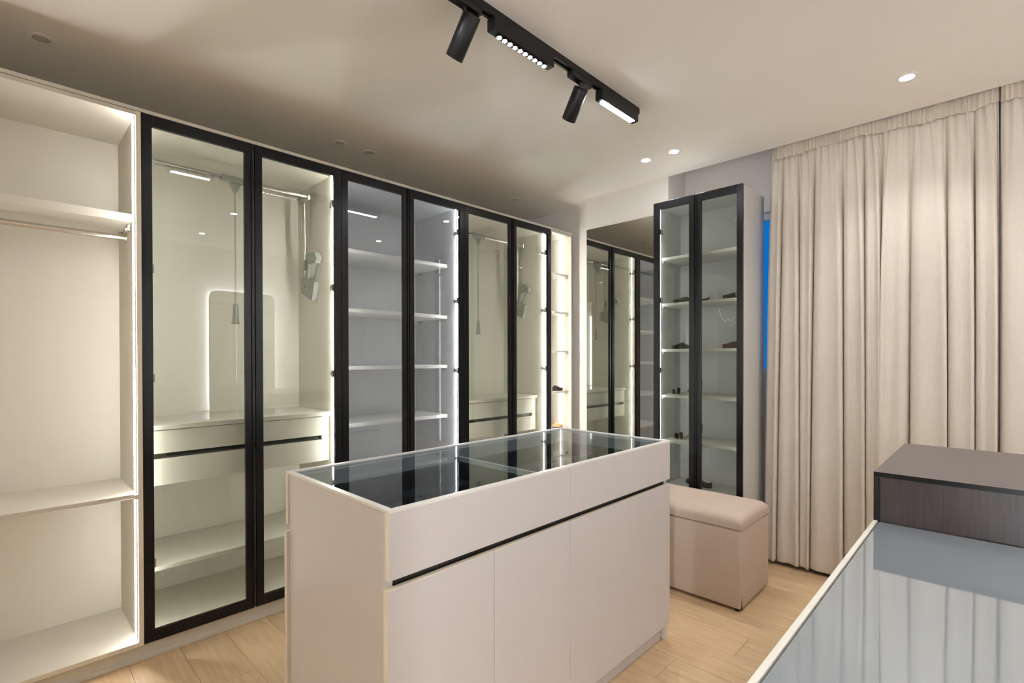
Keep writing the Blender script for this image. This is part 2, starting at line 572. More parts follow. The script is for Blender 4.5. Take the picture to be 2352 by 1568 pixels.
for xx in (-0.36, -0.15):
    mb = MB()
    mb.box(xx - 0.014, xx + 0.014, yl1 - T - 0.012, yl1 - T, 1.938, 1.967, bev=0.002)
    mb.tube([(xx, yl1 - T - 0.010, 1.945), (xx, yl1 - T - 0.018, 1.945)], 0.010, 10)
    mb.build('shelf_bracket', 'steel', w1)
strip(FX, w1, yl1 - T, -1, -0.026, ZB + T, ZT - T, 'led_warm')
strip(FX, w1, yl0 + T, 1, -0.055, ZB + T, ZT - T, 'led_warm')

# wardrobe with the drawers, behind the first pair of doors
YA0, YA1, YBB, YC1 = 0.4475, 1.391, 2.318, 3.280
DRW_LABEL = ['white wardrobe with two glass doors nearest the open bay, drawers and pull-down rail inside',
             'wardrobe with two glass doors and four empty grey shelves, second from the open bay',
             'wardrobe with two glass doors farthest from the open bay, drawers and pull-down rail inside']
w2 = thing('glass_wardrobe', DRW_LABEL[0], 'wardrobe', (-0.28, (YA0 + YA1) / 2, 0), 'glass fronted wardrobes along the left wall')
carcass(FX, w2, YA0, YA1, XBK, 'white_melamine', panels=(0, 1))
strip(FX, w2, YA1 - T, -1, -0.065, ZB + T, ZT - T, 'led_warm')
strip(FX, w2, YA0, 1, -0.065, ZB + T, ZT - T, 'led_warm')
door(FX, w2, 0.448, 0.912, ZB + 0.001, ZT + 0.001, -1, HZ, 'door_glass')
door(FX, w2, 0.917, YA1 - 0.001, ZB + 0.001, ZT + 0.001, 1, HZ, 'door_glass')
lift(FX, w2, YA0 + 0.01, YA1 - T, ucord=0.916)
drawer_unit(FX, w2, YA0 + 0.001, YA1 - T, -0.105, -XBK + 0.009, 1.036, 0.889, 0.752, 'white_melamine')
shelf(FX, w2, YA0 + 0.001, YA1 - T, -XBK + 0.009, -0.095, 0.375, 'white_melamine', th=0.022)

w3 = thing('glass_wardrobe', DRW_LABEL[1], 'wardrobe', (-0.28, (YA1 + YBB) / 2, 0), 'glass fronted wardrobes along the left wall')
carcass(FX, w3, YA1, YBB, XBK + 0.02, 'grey_melamine')
strip(FX, w3, YBB - T, -1, -0.065, ZB + T, ZT - T, 'led_neutral')
strip(FX, w3, YA1 + T, 1, -0.065, ZB + T, ZT - T, 'led_neutral')
door(FX, w3, YA1 + 0.001, 1.848, ZB + 0.001, ZT + 0.001, -1, HZ, 'grey_door_glass')
door(FX, w3, 1.852, YBB - 0.001, ZB + 0.001, ZT + 0.001, 1, HZ, 'grey_door_glass')
for z in (2.036, 1.664, 1.303, 0.942, 0.581):
    s = shelf(FX, w3, YA1 + T + 0.001, YBB - T - 0.001, -XBK - 0.01, -0.170, z, 'white_frame', th=0.026, bev=0.006)
    for xx in (-0.50, -0.21):
        B(xx - 0.010, xx + 0.010, YBB - T - 0.012, YBB - T, z - 0.042, z - 0.026, bev=0.002).build('shelf_pin', 'steel', s)

w4 = thing('glass_wardrobe', DRW_LABEL[2], 'wardrobe', (-0.28, (YBB + YC1) / 2, 0), 'glass fronted wardrobes along the left wall')
carcass(FX, w4, YBB, YC1, XBK, 'white_melamine')
strip(FX, w4, YC1 - T, -1, -0.065, ZB + T, ZT - T, 'led_mild')
strip(FX, w4, YBB + T, 1, -0.065, ZB + T, ZT - T, 'led_mild')
door(FX, w4, YBB + 0.001, 2.812, ZB + 0.001, ZT + 0.001, -1, HZ, 'door_glass')
door(FX, w4, 2.816, YC1 - 0.001, ZB + 0.001, ZT + 0.001, 1, HZ, 'door_glass')
lift(FX, w4, YBB + T, YC1 - T, w=-0.27, ucord=2.69)
drawer_unit(FX, w4, YBB + T, YC1 - T, -0.150, -XBK + 0.009, 1.030, 0.868, 0.735, 'white_melamine')
shelf(FX, w4, YBB + T, YC1 - T, -XBK + 0.009, -0.12, 0.37, 'white_melamine', th=0.022)

# open shelves at the end of the run
w5 = thing('open_shelf_unit', 'narrow open white shelf unit lit from inside at the far end of the wardrobes', 'shelf unit', (-0.28, 3.425, 0))
carcass(FX, w5, YC1, 3.572, XBK, 'white_melamine', wf=-0.002)
strip(FX, w5, 3.572 - T, -1, -0.115, ZB + T, ZT - T, 'led_soft')
strip(FX, w5, YC1 + T, 1, -0.020, ZB + T, ZT - T, 'led_warm')
END_Z = (2.083, 1.752, 1.415, 1.060, 0.733, 0.41)
for z in END_Z:
    for a, b in ((-XBK + 0.01, -0.125), (-0.106, -0.022)):
        pass
    s = shelf(FX, w5, YC1 + T + 0.0085, 3.572 - T - 0.0085, -XBK + 0.009, -0.022, z, 'white_melamine', th=0.016, bev=0.002)
    B(-0.048, -0.034, 3.572 - T - 0.018, 3.572 - T, z - 0.030, z - 0.016, bev=0.002).build('shelf_pin', 'steel', s)

# continuous fascia above the doors and plinth below them
o = B(-0.60, 0.001, yl0, 3.572, ZT + 0.002, ZT + 0.018, bev=0.001).build('cornice_board', 'white_melamine', org=(-0.3, 1.5, ZT + 0.002))
tag(o, 'long white board capping all the wardrobes under the ceiling', 'cornice')
o = B(-0.035, -0.020, yl0, 3.572, 0.0, ZB - 0.001, bev=0.001).build('plinth_board', 'white_melamine', org=(-0.03, 1.5, 0))
tag(o, 'long white kickboard along the floor under the wardrobes', 'plinth')
o = B(-0.020, -0.012, yl0, 3.572, 0.0, 0.022, bev=0.002).build('trim_1', 'white_melamine')
structure(o)

# unseen lit tower added behind the viewer at the right; its strip shines straight ahead on the dark cabinet and the curtains
FB = Fr('x')
FB.p = lambda u, w, z: (u, -0.95 + w, z)
w6 = thing('added_light_tower', 'unseen white lit tower added behind the viewer as a light source', 'shelf unit', (3.06, -1.2, 0))
carcass(FB, w6, 2.86, 3.26, 0.52, 'white_melamine', wf=0.0)
strip(FB, w6, 3.26 - T, -1, -0.46, ZB + T, 2.2, 'led_added_tower', 0.030)

# ------------------------------------------------------------------ mirror on the pillar
mi = B(0.198, 0.950, YM - 0.006, YM - 0.001, 0.10, 2.44, bev=0.0).build('wall_mirror', 'mirror_silver', org=(0.57, YM, 0.10))
tag(mi, 'tall frameless mirror on the far wall reflecting the black framed doors', 'mirror')

# ------------------------------------------------------------------ tall glass cabinet
FT = Fr('y', 3.252)
tx0, tx1 = 0.964, 1.575
tc = thing('tall_display_cabinet', 'tall narrow cabinet with two black framed glass doors beside the curtains', 'cabinet', ((tx0 + tx1) / 2, 3.48, 0))
TD = 0.395
carcass(FT, tc, tx0, tx1, TD, 'pale_grey_melamine')
strip(FT, tc, tx0 + T, 1, -0.052, ZB + T, ZT - T, 'led_cool')
strip(FT, tc, tx1 - T, -1, -0.052, ZB + T, ZT - T, 'led_dim')
dl = door(FT, tc, tx0 + 0.001, 1.268, ZB + 0.001, ZT + 0.001, -1, HZ, 'tall_door_glass', st=0.042)
dr = door(FT, tc, 1.272, tx1 - 0.001, ZB + 0.001, ZT + 0.001, 1, HZ, 'tall_door_glass', st=0.036)
TZ = (2.064, 1.738, 1.412, 1.086, 0.766, 0.44)
for z in TZ:
    s = shelf(FT, tc, tx0 + T + 0.0085, tx1 - T - 0.0085, -TD + 0.009, -0.072, z, 'white_melamine', th=0.020, bev=0.002)
    for u in (tx0 + T, tx1 - T - 0.014):
        mb = MB()
        FT.box(mb, u, u + 0.014, -0.105, -0.090, z - 0.034, z - 0.020, bev=0.002)
        mb.build('shelf_pin', 'steel', s)
B(tx0 + 0.01, tx1 - 0.01, 3.30, 3.64, 0.0, ZB - 0.001).build('plinth', 'white_melamine', tc)
# glints on the right-hand pane, modelled as thin white streaks
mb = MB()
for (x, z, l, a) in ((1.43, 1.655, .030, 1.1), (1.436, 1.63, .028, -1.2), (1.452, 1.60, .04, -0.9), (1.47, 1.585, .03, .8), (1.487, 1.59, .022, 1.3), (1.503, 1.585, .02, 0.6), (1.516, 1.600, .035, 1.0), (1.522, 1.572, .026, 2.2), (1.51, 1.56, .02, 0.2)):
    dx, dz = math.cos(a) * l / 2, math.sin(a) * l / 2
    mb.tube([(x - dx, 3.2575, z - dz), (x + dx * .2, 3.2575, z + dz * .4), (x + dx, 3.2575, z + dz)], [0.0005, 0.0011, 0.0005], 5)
mb.build('painted_glints', 'painted_glints', dr, 'white streaks painted as glints on the glass')

# ------------------------------------------------------------------ shoes


def shoe(label, x, y, z, ang, L=0.25, mat='dark_leather', style='flat', heel=0.0, group='shoes on the shelves', cat='shoe'):
    """toe points along the local +x axis, turned by ang about z"""
    root = thing('shoe', label, cat, (x, y, z), group)
    ca, sa = math.cos(ang), math.sin(ang)

    def W(px, py, pz):
        return (x + px * ca - py * sa, y + px * sa + py * ca, z + pz)

    def half(t):     # half width along the length, t=0 heel .. 1 toe
        return 0.034 * (0.62 + 0.38 * math.sin(min(1, t * 1.15) * math.pi * 0.62)) * math.sqrt(max(0.0, 1 - max(0, (t - 0.72) / 0.28) ** 2.4)) * math.sqrt(max(0, 1 - max(0, (0.10 - t) / 0.10) ** 2)) + 0.002

    def lift_(t):
        return heel * max(0.0, 1 - t / 0.62) ** 1.2
    N = 18
    ts = [i / N for i in range(N + 1)]
    mb = MB()
    rows = []
    for t in ts:
        w, h = half(t), lift_(t)
        px = (t - 0.5) * L
        rows.append([W(px, -w, h + 0.0005), W(px, w, h + 0.0005), W(px, w, h + 0.008), W(px, -w, h + 0.008)])
    v = mb.grid(rows, close_u=True)
    mb.bm.faces.new(v[0][::-1]); mb.bm.faces.new(v[-1])
    if heel > 0.02:
        hp = W(-0.43 * L, 0, 0)
        mb.lathe([(0.006, 0.0005), (0.007, heel * 0.5), (0.016, heel * 0.97)], hp, 10)
    elif style != 'sandal':
        p0 = [W(-0.48 * L, -0.022, 0.0006), W(-0.28 * L, -0.024, 0.0006), W(-0.28 * L, 0.024, 0.0006), W(-0.48 * L, 0.022, 0.0006)]
    mb.build('sole', 'dark_leather' if style != 'sandal' else 'insole', root)
    mb = MB()
    if style == 'flat':
        rows = []
        for t in ts:
            w, h = half(t), lift_(t) + 0.008
            px = (t - 0.5) * L
            top = 0.018 + 0.022 * math.exp(-((t - 0.62) / 0.22) ** 2) + 0.024 * max(0, 1 - t / 0.35)
            row_ = []
            for k in range(13):
                a = math.pi * k / 12
                zz = top * math.sin(a) ** 0.55 if 0 < k < 12 else 0.0
                if t < 0.58:             # the opening: the middle sinks to the insole
                    cut = max(0.0, math.sin(a) - 0.55) / 0.45
                    sink = min(1.0, (0.58 - t) / 0.08) * min(1.0, t / 0.06)
                    zz *= 1 - 0.92 * min(1, cut * 1.6) * sink
                row_.append(W(px, -w * math.cos(a), h + zz))
            rows.append(row_)
        v = mb.grid(rows)
        for i in range(N):
            mb.bm.faces.new((v[i][0], v[i + 1][0], v[i + 1][-1], v[i][-1]))
        mb.bm.faces.new(v[0]); mb.bm.faces.new(v[-1][::-1])
        mb.build('upper', mat, root, smooth=True)
    else:
        for t, hh, n in ((0.80, 0.030, 3), (0.66, 0.040, 3)):
            w, h = half(t), lift_(t) + 0.006
            px = (t - 0.5) * L
            rows = []
            for dx in (-0.010, 0.010):
                rows.append([W(px + dx, -(w + .001) * math.cos(math.pi * k / 10), h + hh * math.sin(math.pi * k / 10) ** 0.7) for k in range(11)])
            mb.grid(rows)
        hz = lift_(0.05)
        mb.tube([W(-0.10 * L, -0.030, lift_(0.4) + 0.008), W(-0.36 * L, -0.026, hz + 0.052), W(-0.47 * L, 0, hz + 0.060), W(-0.36 * L, 0.026, hz + 0.052), W(-0.10 * L, 0.030, lift_(0.4) + 0.008)], 0.0045, 6)
        mb.tube([W(-0.47 * L, 0, hz + 0.004), W(-0.48 * L, 0, hz + 0.062)], 0.006, 6)
        o = mb.build('strap', mat, root)
        sm = o.modifiers.new('thick', 'SOLIDIFY'); sm.thickness = 0.0025; sm.offset = 0
    return root


PI = math.pi
ya = 3.252
shoe('flat dark shoe on the second shelf of the tall cabinet, behind its left door', 1.150, ya + 0.20, TZ[1], -2.45, mat='dark_leather')
shoe('flat dark shoe on the second shelf of the tall cabinet, behind its right door', 1.478, ya + 0.215, TZ[1], -2.12, mat='dark_leather', L=0.255)
shoe('dark shoe on the third shelf of the tall cabinet, behind its left door', 1.122, ya + 0.19, TZ[2], -2.6, mat='dark_leather', L=0.2)
shoe('reddish brown shoe on the third shelf of the tall cabinet, behind its right door', 1.478, ya + 0.215, TZ[2], -2.12, mat='red_leather', L=0.255)
shoe('strappy dark heeled sandal with pale insole on the fourth shelf of the tall cabinet', 1.105, ya + 0.19, TZ[3], -2.7, mat='dark_leather', style='sandal', heel=0.05, L=0.24)
shoe('strappy dark sandal on the fifth shelf of the tall cabinet, above the island corner', 1.110, ya + 0.21, TZ[4], -2.6, mat='dark_leather', style='sandal', heel=0.05, L=0.22)
shoe('flat dark shoe lying on the lowest visible shelf of the tall cabinet', 1.19, ya + 0.24, TZ[5], PI * 0.9, mat='dark_leather', L=0.22)
shoe('small dark shoe on the fourth shelf of the open end unit', -0.13, 3.445, END_Z[3], 0.75, mat='dark_leather', L=0.19)
shoe('tan leather shoe on the fifth shelf of the open end unit', -0.13, 3.445, END_Z[4], 0.75, mat='tan_leather', L=0.19)

# ------------------------------------------------------------------ island
ix0, ix1, iy0, iy1, iz = 0.935, 1.5985, 0.707, 2.242, 0.954
isl = thing('display_island', 'white island cabinet with a dark glass display top in the middle of the floor', 'display cabinet', ((ix0 + ix1) / 2, (iy0 + iy1) / 2, 0))


def IP(name, *a, m='island_melamine', par=isl, bev=0.001, label=None):
    return B(*a, bev=bev).build(name, m, par, label)


IP('end_panel', ix0 + T + 0.001, ix1 - T - 0.001, iy0, iy0 + T, 0.0, iz - 0.008)
IP('end_panel', ix0 + T + 0.001, ix1 - T - 0.001, iy1 - T, iy1, 0.0, iz - 0.008)
for s in (0, 1):
    def xx(d):      # d = distance inwards from the front (s=1) or the back face (s=0)
        return ix1 - d if s else ix0 + d
    ym = 1.466
    for a, b in ((iy0 - 0.004, ym - 0.001), (ym + 0.001, iy1 + 0.001)):
        d = IP('drawer_front', xx(0), xx(T), a, b, 0.770, iz - 0.008)
    IP('handle_channel', xx(0.046), xx(0.024), iy0 + T + 0.001, iy1 - T - 0.001, 0.70, 0.80, m='handle_channel')
    IP('edge_band', xx(0.022), xx(T + 0.002), iy0 + 0.001, iy0 + T - 0.001, 0.70, 0.80, m='edge_band')
    ds = (iy0 - 0.010, 1.080, ym, 1.850, iy1 + 0.001)
    for k in range(4):
        d = IP('door', xx(0), xx(T), ds[k] + 0.001, ds[k + 1] - 0.001, 0.078, 0.746)
        IP('top_edge', xx(0.0005), xx(T - 0.0005), ds[k] + 0.002, ds[k + 1] - 0.002, 0.746, 0.7475, m='edge_band', par=d, bev=0)
    IP('door_edge', xx(0.0008), xx(T - 0.0008), ds[0] - 0.0008, ds[0] + 0.001, 0.079, 0.745, m='edge_band', bev=0, label='cream edge band')
    IP('drawer_edge', xx(0.0008), xx(T - 0.0008), iy0 - 0.0052, iy0 - 0.004, 0.771, iz - 0.009, m='edge_band', bev=0, label='cream edge band')
    IP('plinth', xx(0.050), xx(0.032), iy0 + T, iy1 - 0.035, 0.0, 0.078)
RW = 0.019
rim = MB()
rim.box(ix0, ix1, iy0 - 0.004, iy0 - 0.004 + RW, iz - 0.008, iz, bev=0.001)
rim.box(ix0, ix1, iy1 + 0.001 - RW, iy1 + 0.001, iz - 0.008, iz, bev=0.001)
rim.box(ix0, ix0 + RW, iy0 - 0.004 + RW, iy1 + 0.001 - RW, iz - 0.008, iz, bev=0.001)
rim.box(ix1 - RW, ix1, iy0 - 0.004 + RW, iy1 + 0.001 - RW, iz - 0.008, iz, bev=0.001)
rim.build('top_rim', 'white_frame', isl, 'bright white rim round the glass')
gx0, gx1, gy0, gy1 = ix0 + RW, ix1 - RW, iy0 - 0.004 + RW, iy1 + 0.001 - RW
IP('glass_top', gx0 + 0.001, gx1 - 0.001, gy0 + 0.001, gy1 - 0.001, iz - 0.010, iz - 0.004, m='display_glass', bev=0)
# what lies under the glass: grey lined walls, two black trays and a white divider
IP('inner_frame', gx0 - 0.0005, gx0 + 0.024, gy0, gy1, 0.885, iz - 0.013, m='grey_melamine')
IP('inner_frame', gx1 - 0.024, gx1 + 0.0005, gy0, gy1, 0.885, iz - 0.013, m='grey_melamine')
IP('inner_frame', gx0 + 0.024, gx1 - 0.024, gy0, gy0 + 0.024, 0.885, iz - 0.013, m='grey_melamine')
IP('inner_frame', gx0 + 0.024, gx1 - 0.024, gy1 - 0.024, gy1, 0.885, iz - 0.013, m='grey_melamine')
IP('divider', gx0 + 0.024, gx1 - 0.024, 1.450, 1.464, 0.80, 0.905, m='bright_white')
for a, b in ((gy0 + 0.002, 1.452), (1.464, gy1 - 0.002)):
    t = IP('display_tray', gx0 + 0.026, gx1 - 0.026, a, b, 0.800, 0.808, m='black_lining', bev=0)
    for q in ((gx0 + 0.0262, gx0 + 0.032, a, b), (gx1 - 0.032, gx1 - 0.0262, a, b), (gx0 + 0.032, gx1 - 0.032, a, a + 0.006), (gx0 + 0.032, gx1 - 0.032, b - 0.006, b)):
        IP('tray_side', q[0], q[1], q[2], q[3], 0.808, 0.884, m='black_lining', par=t, bev=0)
    for k in (1, 2):
        xk = gx0 + (gx1 - gx0) * k / 3
        IP('tray_rib', xk - 0.003, xk + 0.003, a + 0.006, b - 0.006, 0.808, 0.835, m='black_lining', par=t, bev=0)

# ------------------------------------------------------------------ ottoman


def rounded_box(mb, x0, x1, y0, y1, z0, z1, r, seg=4):
    mb.box(x0, x1, y0, y1, z0, z1)
    bmesh.ops.bevel(mb.bm, geom=mb.bm.edges[:], offset=r, segments=seg, profile=0.5, affect='EDGES')


ot = thing('storage_ottoman', 'beige fabric storage ottoman with padded lid in front of the tall cabinet', 'ottoman', (1.28, 2.94, 0))
ox0, ox1, oy0, oy1 = 0.82, 1.757, 2.722, 3.165
mb = MB()
rounded_box(mb, ox0, ox1, oy0, oy1, 0.016, 0.436, 0.012)
ob = mb.build('body', 'upholstery', ot, smooth=True)
mb = MB()
# padded lid: domed top, rolled edges
NX, NY = 36, 20
rows = []


def lid_pt(i, j, top):
    u, v = i / NX * 2 - 1, j / NY * 2 - 1
    x = (ox0 + ox1) / 2 + u * (ox1 - ox0 + 0.006) / 2
    y = (oy0 + oy1) / 2 + v * (oy1 - oy0 + 0.006) / 2
    ex = (1 - abs(u)) * (ox1 - ox0) / 2
    ey = (1 - abs(v)) * (oy1 - oy0) / 2
    R = 0.048
    f = math.sqrt(max(0, 1 - max(0, 1 - ex / R) ** 2)) * math.sqrt(max(0, 1 - max(0, 1 - ey / R) ** 2))
    z = 0.468 + (0.040 + 0.006 * (1 - u * u) * (1 - v * v)) * f
    return (x, y, z if top else 0.440)


def ease(i, n):
    t = i / n * 2 - 1
    return (math.copysign(1 - (1 - abs(t)) ** 1.7, t) + 1) / 2 * n


top = [[mb.bm.verts.new(lid_pt(ease(i, NX), ease(j, NY), True)) for j in range(NY + 1)] for i in range(NX + 1)]
for i in range(NX):
    for j in range(NY):
        mb.bm.faces.new((top[i][j], top[i + 1][j], top[i + 1][j + 1], top[i][j + 1]))
loop = [top[i][0] for i in range(NX + 1)] + [top[NX][j] for j in range(1, NY + 1)] + [top[i][NY] for i in range(NX - 1, -1, -1)] + [top[0][j] for j in range(NY - 1, 0, -1)]
low = [mb.bm.verts.new((v.co.x, v.co.y, 0.440)) for v in loop]
n = len(loop)
for i in range(n):
    mb.bm.faces.new((loop[i], low[i], low[(i + 1) % n], loop[(i + 1) % n]))
mb.bm.faces.new(low)
mb.build('lid', 'upholstery', ot, smooth=True)
mb = MB()
mb.box(ox0 + 0.01, ox1 - 0.01, oy0 + 0.01, oy1 - 0.01, 0.434, 0.441)
mb.build('lid_gap', 'black_matt', ot)
mb = MB()
mb.tube([(ox1 - 0.0035, oy0 + 0.012, 0.017), (ox1 - 0.001, oy0 + 0.014, 0.11)], [0.0065, 0.001], 6)
mb.build('corner_slit', 'black_matt', ot, 'dark open slit at the corner seam')
for xx_ in (ox0 + 0.05, ox1 - 0.03):
    for yy_ in (oy0 + 0.03, oy1 - 0.05):
        mb = MB()
        mb.lathe([(0.012, 0.0), (0.013, 0.004), (0.014, 0.018)], (xx_, yy_, 0.0), 12)
        mb.build('foot', 'black_matt', ot, smooth=True)

# ------------------------------------------------------------------ glass counter and dark cabinet at the right
cx0, cx1, cy0, cy1, cz = 2.452, 3.12, 0.42, 1.870, 0.85
ct = thing('glass_counter', 'display counter with a grey blue glass top and white edge in the right foreground', 'counter', ((cx0 + cx1) / 2, (cy0 + cy1) / 2, 0))
mb = MB()
mb.box(cx0 + 0.006, cx1 - 0.006, cy0 + 0.006, cy1 - 0.002, 0.07, cz - 0.022, bev=0.001)
mb.build('body', 'island_melamine', ct)
B(cx0 + 0.03, cx1 - 0.03, cy0 + 0.03, cy1 - 0.01, 0.0, 0.07).build('plinth', 'island_melamine', ct)
for a, b in ((cy0, 1.007), (1.008, 1.452), (1.453, cy1)):
    mb = MB()
    mb.box(cx0, cx0 + 0.0115, a, b, cz - 0.022, cz + 0.002, bev=0.0012)
    mb.build('edge_strip', 'counter_trim', ct, 'white edge strip')
B(cx0 + 0.0117, cx0 + 0.0145, cy0, cy1 - 0.001, cz - 0.022, cz - 0.006).build('joint', 'black_matt', ct)
B(cx0 + 0.0147, cx1, cy0, cy1 - 0.001, cz - 0.018, cz - 0.0005, bev=0.001).build('glass_top', 'counter_glass', ct)

dk = thing('dark_cabinet', 'dark brown wood grain cabinet standing behind the glass counter', 'cabinet', (2.80, 2.22, 0))
dy0, dy1, dz = 1.873, 2.573, 1.0
B(cx0, 3.30, dy0, dy1, dz - 0.015, dz, bev=0.001).build('top_board', 'dark_woodgrain_top', dk)
B(cx0, cx0 + 0.016, dy0 + 0.0005, dy1, 0.0, dz - 0.015, bev=0.0008).build('side_panel', 'black_matt', dk)
B(3.284, 3.30, dy0 + 0.0005, dy1, 0.0, dz - 0.015, bev=0.0008).build('side_panel', 'black_matt', dk)
B(cx0 + 0.016, 3.284, dy0 + 0.004, dy0 + 0.020, 0.0, dz - 0.015, bev=0.0006).build('front_panel', 'dark_woodgrain', dk)
B(cx0 + 0.0005, 3.2995, dy0 - 0.0012, dy0, dz - 0.0145, dz - 0.0005).build('edge_band', 'black_aluminium', dk, 'black front edge of the top')
B(cx0 + 0.016, 3.284, dy1 - 0.016, dy1, 0.0, dz - 0.015).build('back_panel', 'dark_woodgrain', dk)

# ------------------------------------------------------------------ curtains
rail = B(1.66, 4.05, 3.575, 3.61, 2.768, 2.793, bev=0.002).build('curtain_rail', 'white_frame', org=(2.85, 3.59, 2.768))
tag(rail, 'white curtain track tucked behind the ceiling edge above the drapes', 'curtain rail')


def curtain(label, folds_top, folds_bot, y0, seed, left_return=0.0):
    """each fold is a broad panel that rolls over its neighbour and hides a dark tuck"""
    rnd = random.Random(seed)
    NF = len(folds_top) - 1
    PER = 22
    zs = [2.765, 2.74, 2.71, 2.69, 2.67, 2.65, 2.635, 2.615, 2.59, 2.55, 2.5, 2.42, 2.32, 2.2, 2.05, 1.85, 1.6, 1.35, 1.1, 0.85, 0.6, 0.4, 0.22, 0.1, 0.05, 0.022]
    flip = [rnd.random() < 0.45 for _ in range(NF)]
    dep = [rnd.uniform(0.75, 1.2) for _ in range(NF)]
    ph = [rnd.uniform(0, 6.28) for _ in range(NF)]
    nb = [rnd.choice((1.0, 1.5, 2.0)) for _ in range(NF)]
    ctrl = [(0.0, 0.034), (0.035, 0.004), (0.14, -0.012), (0.32, -0.020), (0.55, -0.016), (0.78, -0.024), (0.93, -0.036), (1.012, -0.032), (1.018, -0.014), (1.0, 0.012), (1.0, 0.034)]

    def prof(t):
        f = t * (len(ctrl) - 1)
        i = min(int(f), len(ctrl) - 2)
        f -= i
        p0, p1, p2, p3 = (ctrl[max(0, min(len(ctrl) - 1, i + d))] for d in (-1, 0, 1, 2))
        return [0.5 * (2 * p1[c] + (p2[c] - p0[c]) * f + (2 * p0[c] - 5 * p1[c] + 4 * p2[c] - p3[c]) * f * f + (3 * p1[c] - p0[c] - 3 * p2[c] + p3[c]) * f ** 3) for c in (0, 1)]
    rows = []
    for z in zs:
        s = (2.765 - z) / 2.745
        g = math.exp(-max(0, 2.64 - z) / 0.22)          # the gathers fade out downwards
        body = 1 - math.exp(-max(0, 2.68 - z) / 0.45)
        row_ = []
        x_lo = folds_top[0] + (folds_bot[0] - folds_top[0]) * s ** (0.35 if left_return else 0.7)
        x_hi = folds_top[NF] + (folds_bot[NF] - folds_top[NF]) * s ** 0.7 + 0.006
        for k in range(NF):
            xa = folds_top[k] + (folds_bot[k] - folds_top[k]) * s ** (0.35 if k == 0 and left_return else 0.7)
            xb = folds_top[k + 1] + (folds_bot[k + 1] - folds_top[k + 1]) * s ** 0.7
            w = xb - xa
            D = 1.3 * dep[k] * min(1.25, 0.45 + w / 0.16)
            for i in range(PER):
                t = i / PER
                u, v = prof(1 - t if flip[k] else t)
                if flip[k]:
                    u = 1 - u
                u = t + (u - t) * body
                yy = y0 + v * D * body
                yy += 0.006 * math.sin(2 * math.pi * nb[k] * t + ph[k] + 2.5 * s) * body * min(1, w / 0.12)
                G = w / 0.030
                yy += (0.0075 * math.sin(2 * math.pi * G * t + ph[k]) + 0.004 * math.sin(2 * math.pi * G * 1.7 * t + 2 * ph[k])) * g
                if k == 0 and left_return:
                    yy += left_return * s ** 0.6 * max(0, 1 - t / 0.35) ** 1.3
                zz = z
                if z < 0.03:
                    zz = z + 0.006 * math.sin(7 * xa + 5 * t)
                row_.append((min(max(xa + w * u, x_lo), x_hi), yy, zz))
        row_.append((folds_top[NF] + (folds_bot[NF] - folds_top[NF]) * s ** 0.7 + 0.006 * body, y0 + 0.03 * body, z))
        rows.append(row_)
    cx = (folds_top[0] + folds_top[-1]) / 2
    root = thing('curtain', label, 'curtain', (cx, y0, 0.02), 'beige curtains at the far wall')
    mb = MB()
    mb.grid(rows)
    o = mb.build('fabric', 'linen', root, smooth=True)
    md = o.modifiers.new('subdivide', 'SUBSURF'); md.levels = 1; md.render_levels = 1
    md = o.modifiers.new('thickness', 'SOLIDIFY'); md.thickness = 0.002; md.offset = 0
    # gathered heading tape with its cords
    x0, x1 = folds_top[0], folds_top[-1] + 0.005
    n = int((x1 - x0) / 0.006)
    mb = MB()
    trow = []
    for zt in (2.755, 2.715, 2.70, 2.685, 2.668, 2.652, 2.640):
        trow.append([(x0 + (x1 - x0) * i / n, y0 - 0.012 - 0.0052 * math.sin(i * 1.9 + math.sin(i * 0.21) * 2) - 0.004 * math.sin(i * 0.43) - 0.003 * math.sin(i * 0.11) - (0.003 if zt in (2.70, 2.652) else 0),
                      zt + (0.005 if zt > 2.65 else 0.009) * math.sin(i * 0.045 + seed) + 0.004 * math.sin(i * 0.19) + 0.003 * math.sin(i * 0.9)) for i in range(n + 1)])
    mb.grid(trow)
    t = mb.build('heading_tape', 'linen_tape', root, smooth=True)
    md = t.modifiers.new('thickness', 'SOLIDIFY'); md.thickness = 0.0015; md.offset = 0
    mb = MB()
    for k in range(int((x1 - x0) / 0.11) + 1):
        xk = x0 + 0.02 + k * 0.11
        if xk < x1 - 0.01:
            mb.tube([(xk, y0 - 0.008, 2.70), (xk, y0 + 0.03, 2.72), (xk, y0 + 0.05, 2.765)], 0.0025, 6)
    mb.build('curtain_hooks', 'white_frame', root)['kind'] = 'stuff'
    return root


ft = [1.674, 1.725, 1.81, 1.90, 2.045, 2.15, 2.235, 2.37, 2.52, 2.63, 2.720]
fb = [1.588, 1.680, 1.815, 1.872, 2.053, 2.165, 2.238, 2.362, 2.527, 2.635, 2.720]
curtain('floor length beige linen curtain in many folds next to the tall cabinet', ft, fb, 3.558, 5, left_return=0.11)
ft2 = [2.7282, 2.87, 2.99, 3.13, 3.24, 3.38, 3.52, 3.63, 3.78, 3.90, 4.03]
fb2 = [2.7282, 2.90, 3.02, 3.14, 3.27, 3.40, 3.54, 3.66, 3.80, 3.92, 4.04]
curtain('paler beige linen curtain overlapping the first one at the right edge of the picture', ft2, fb2, 3.548, 11)

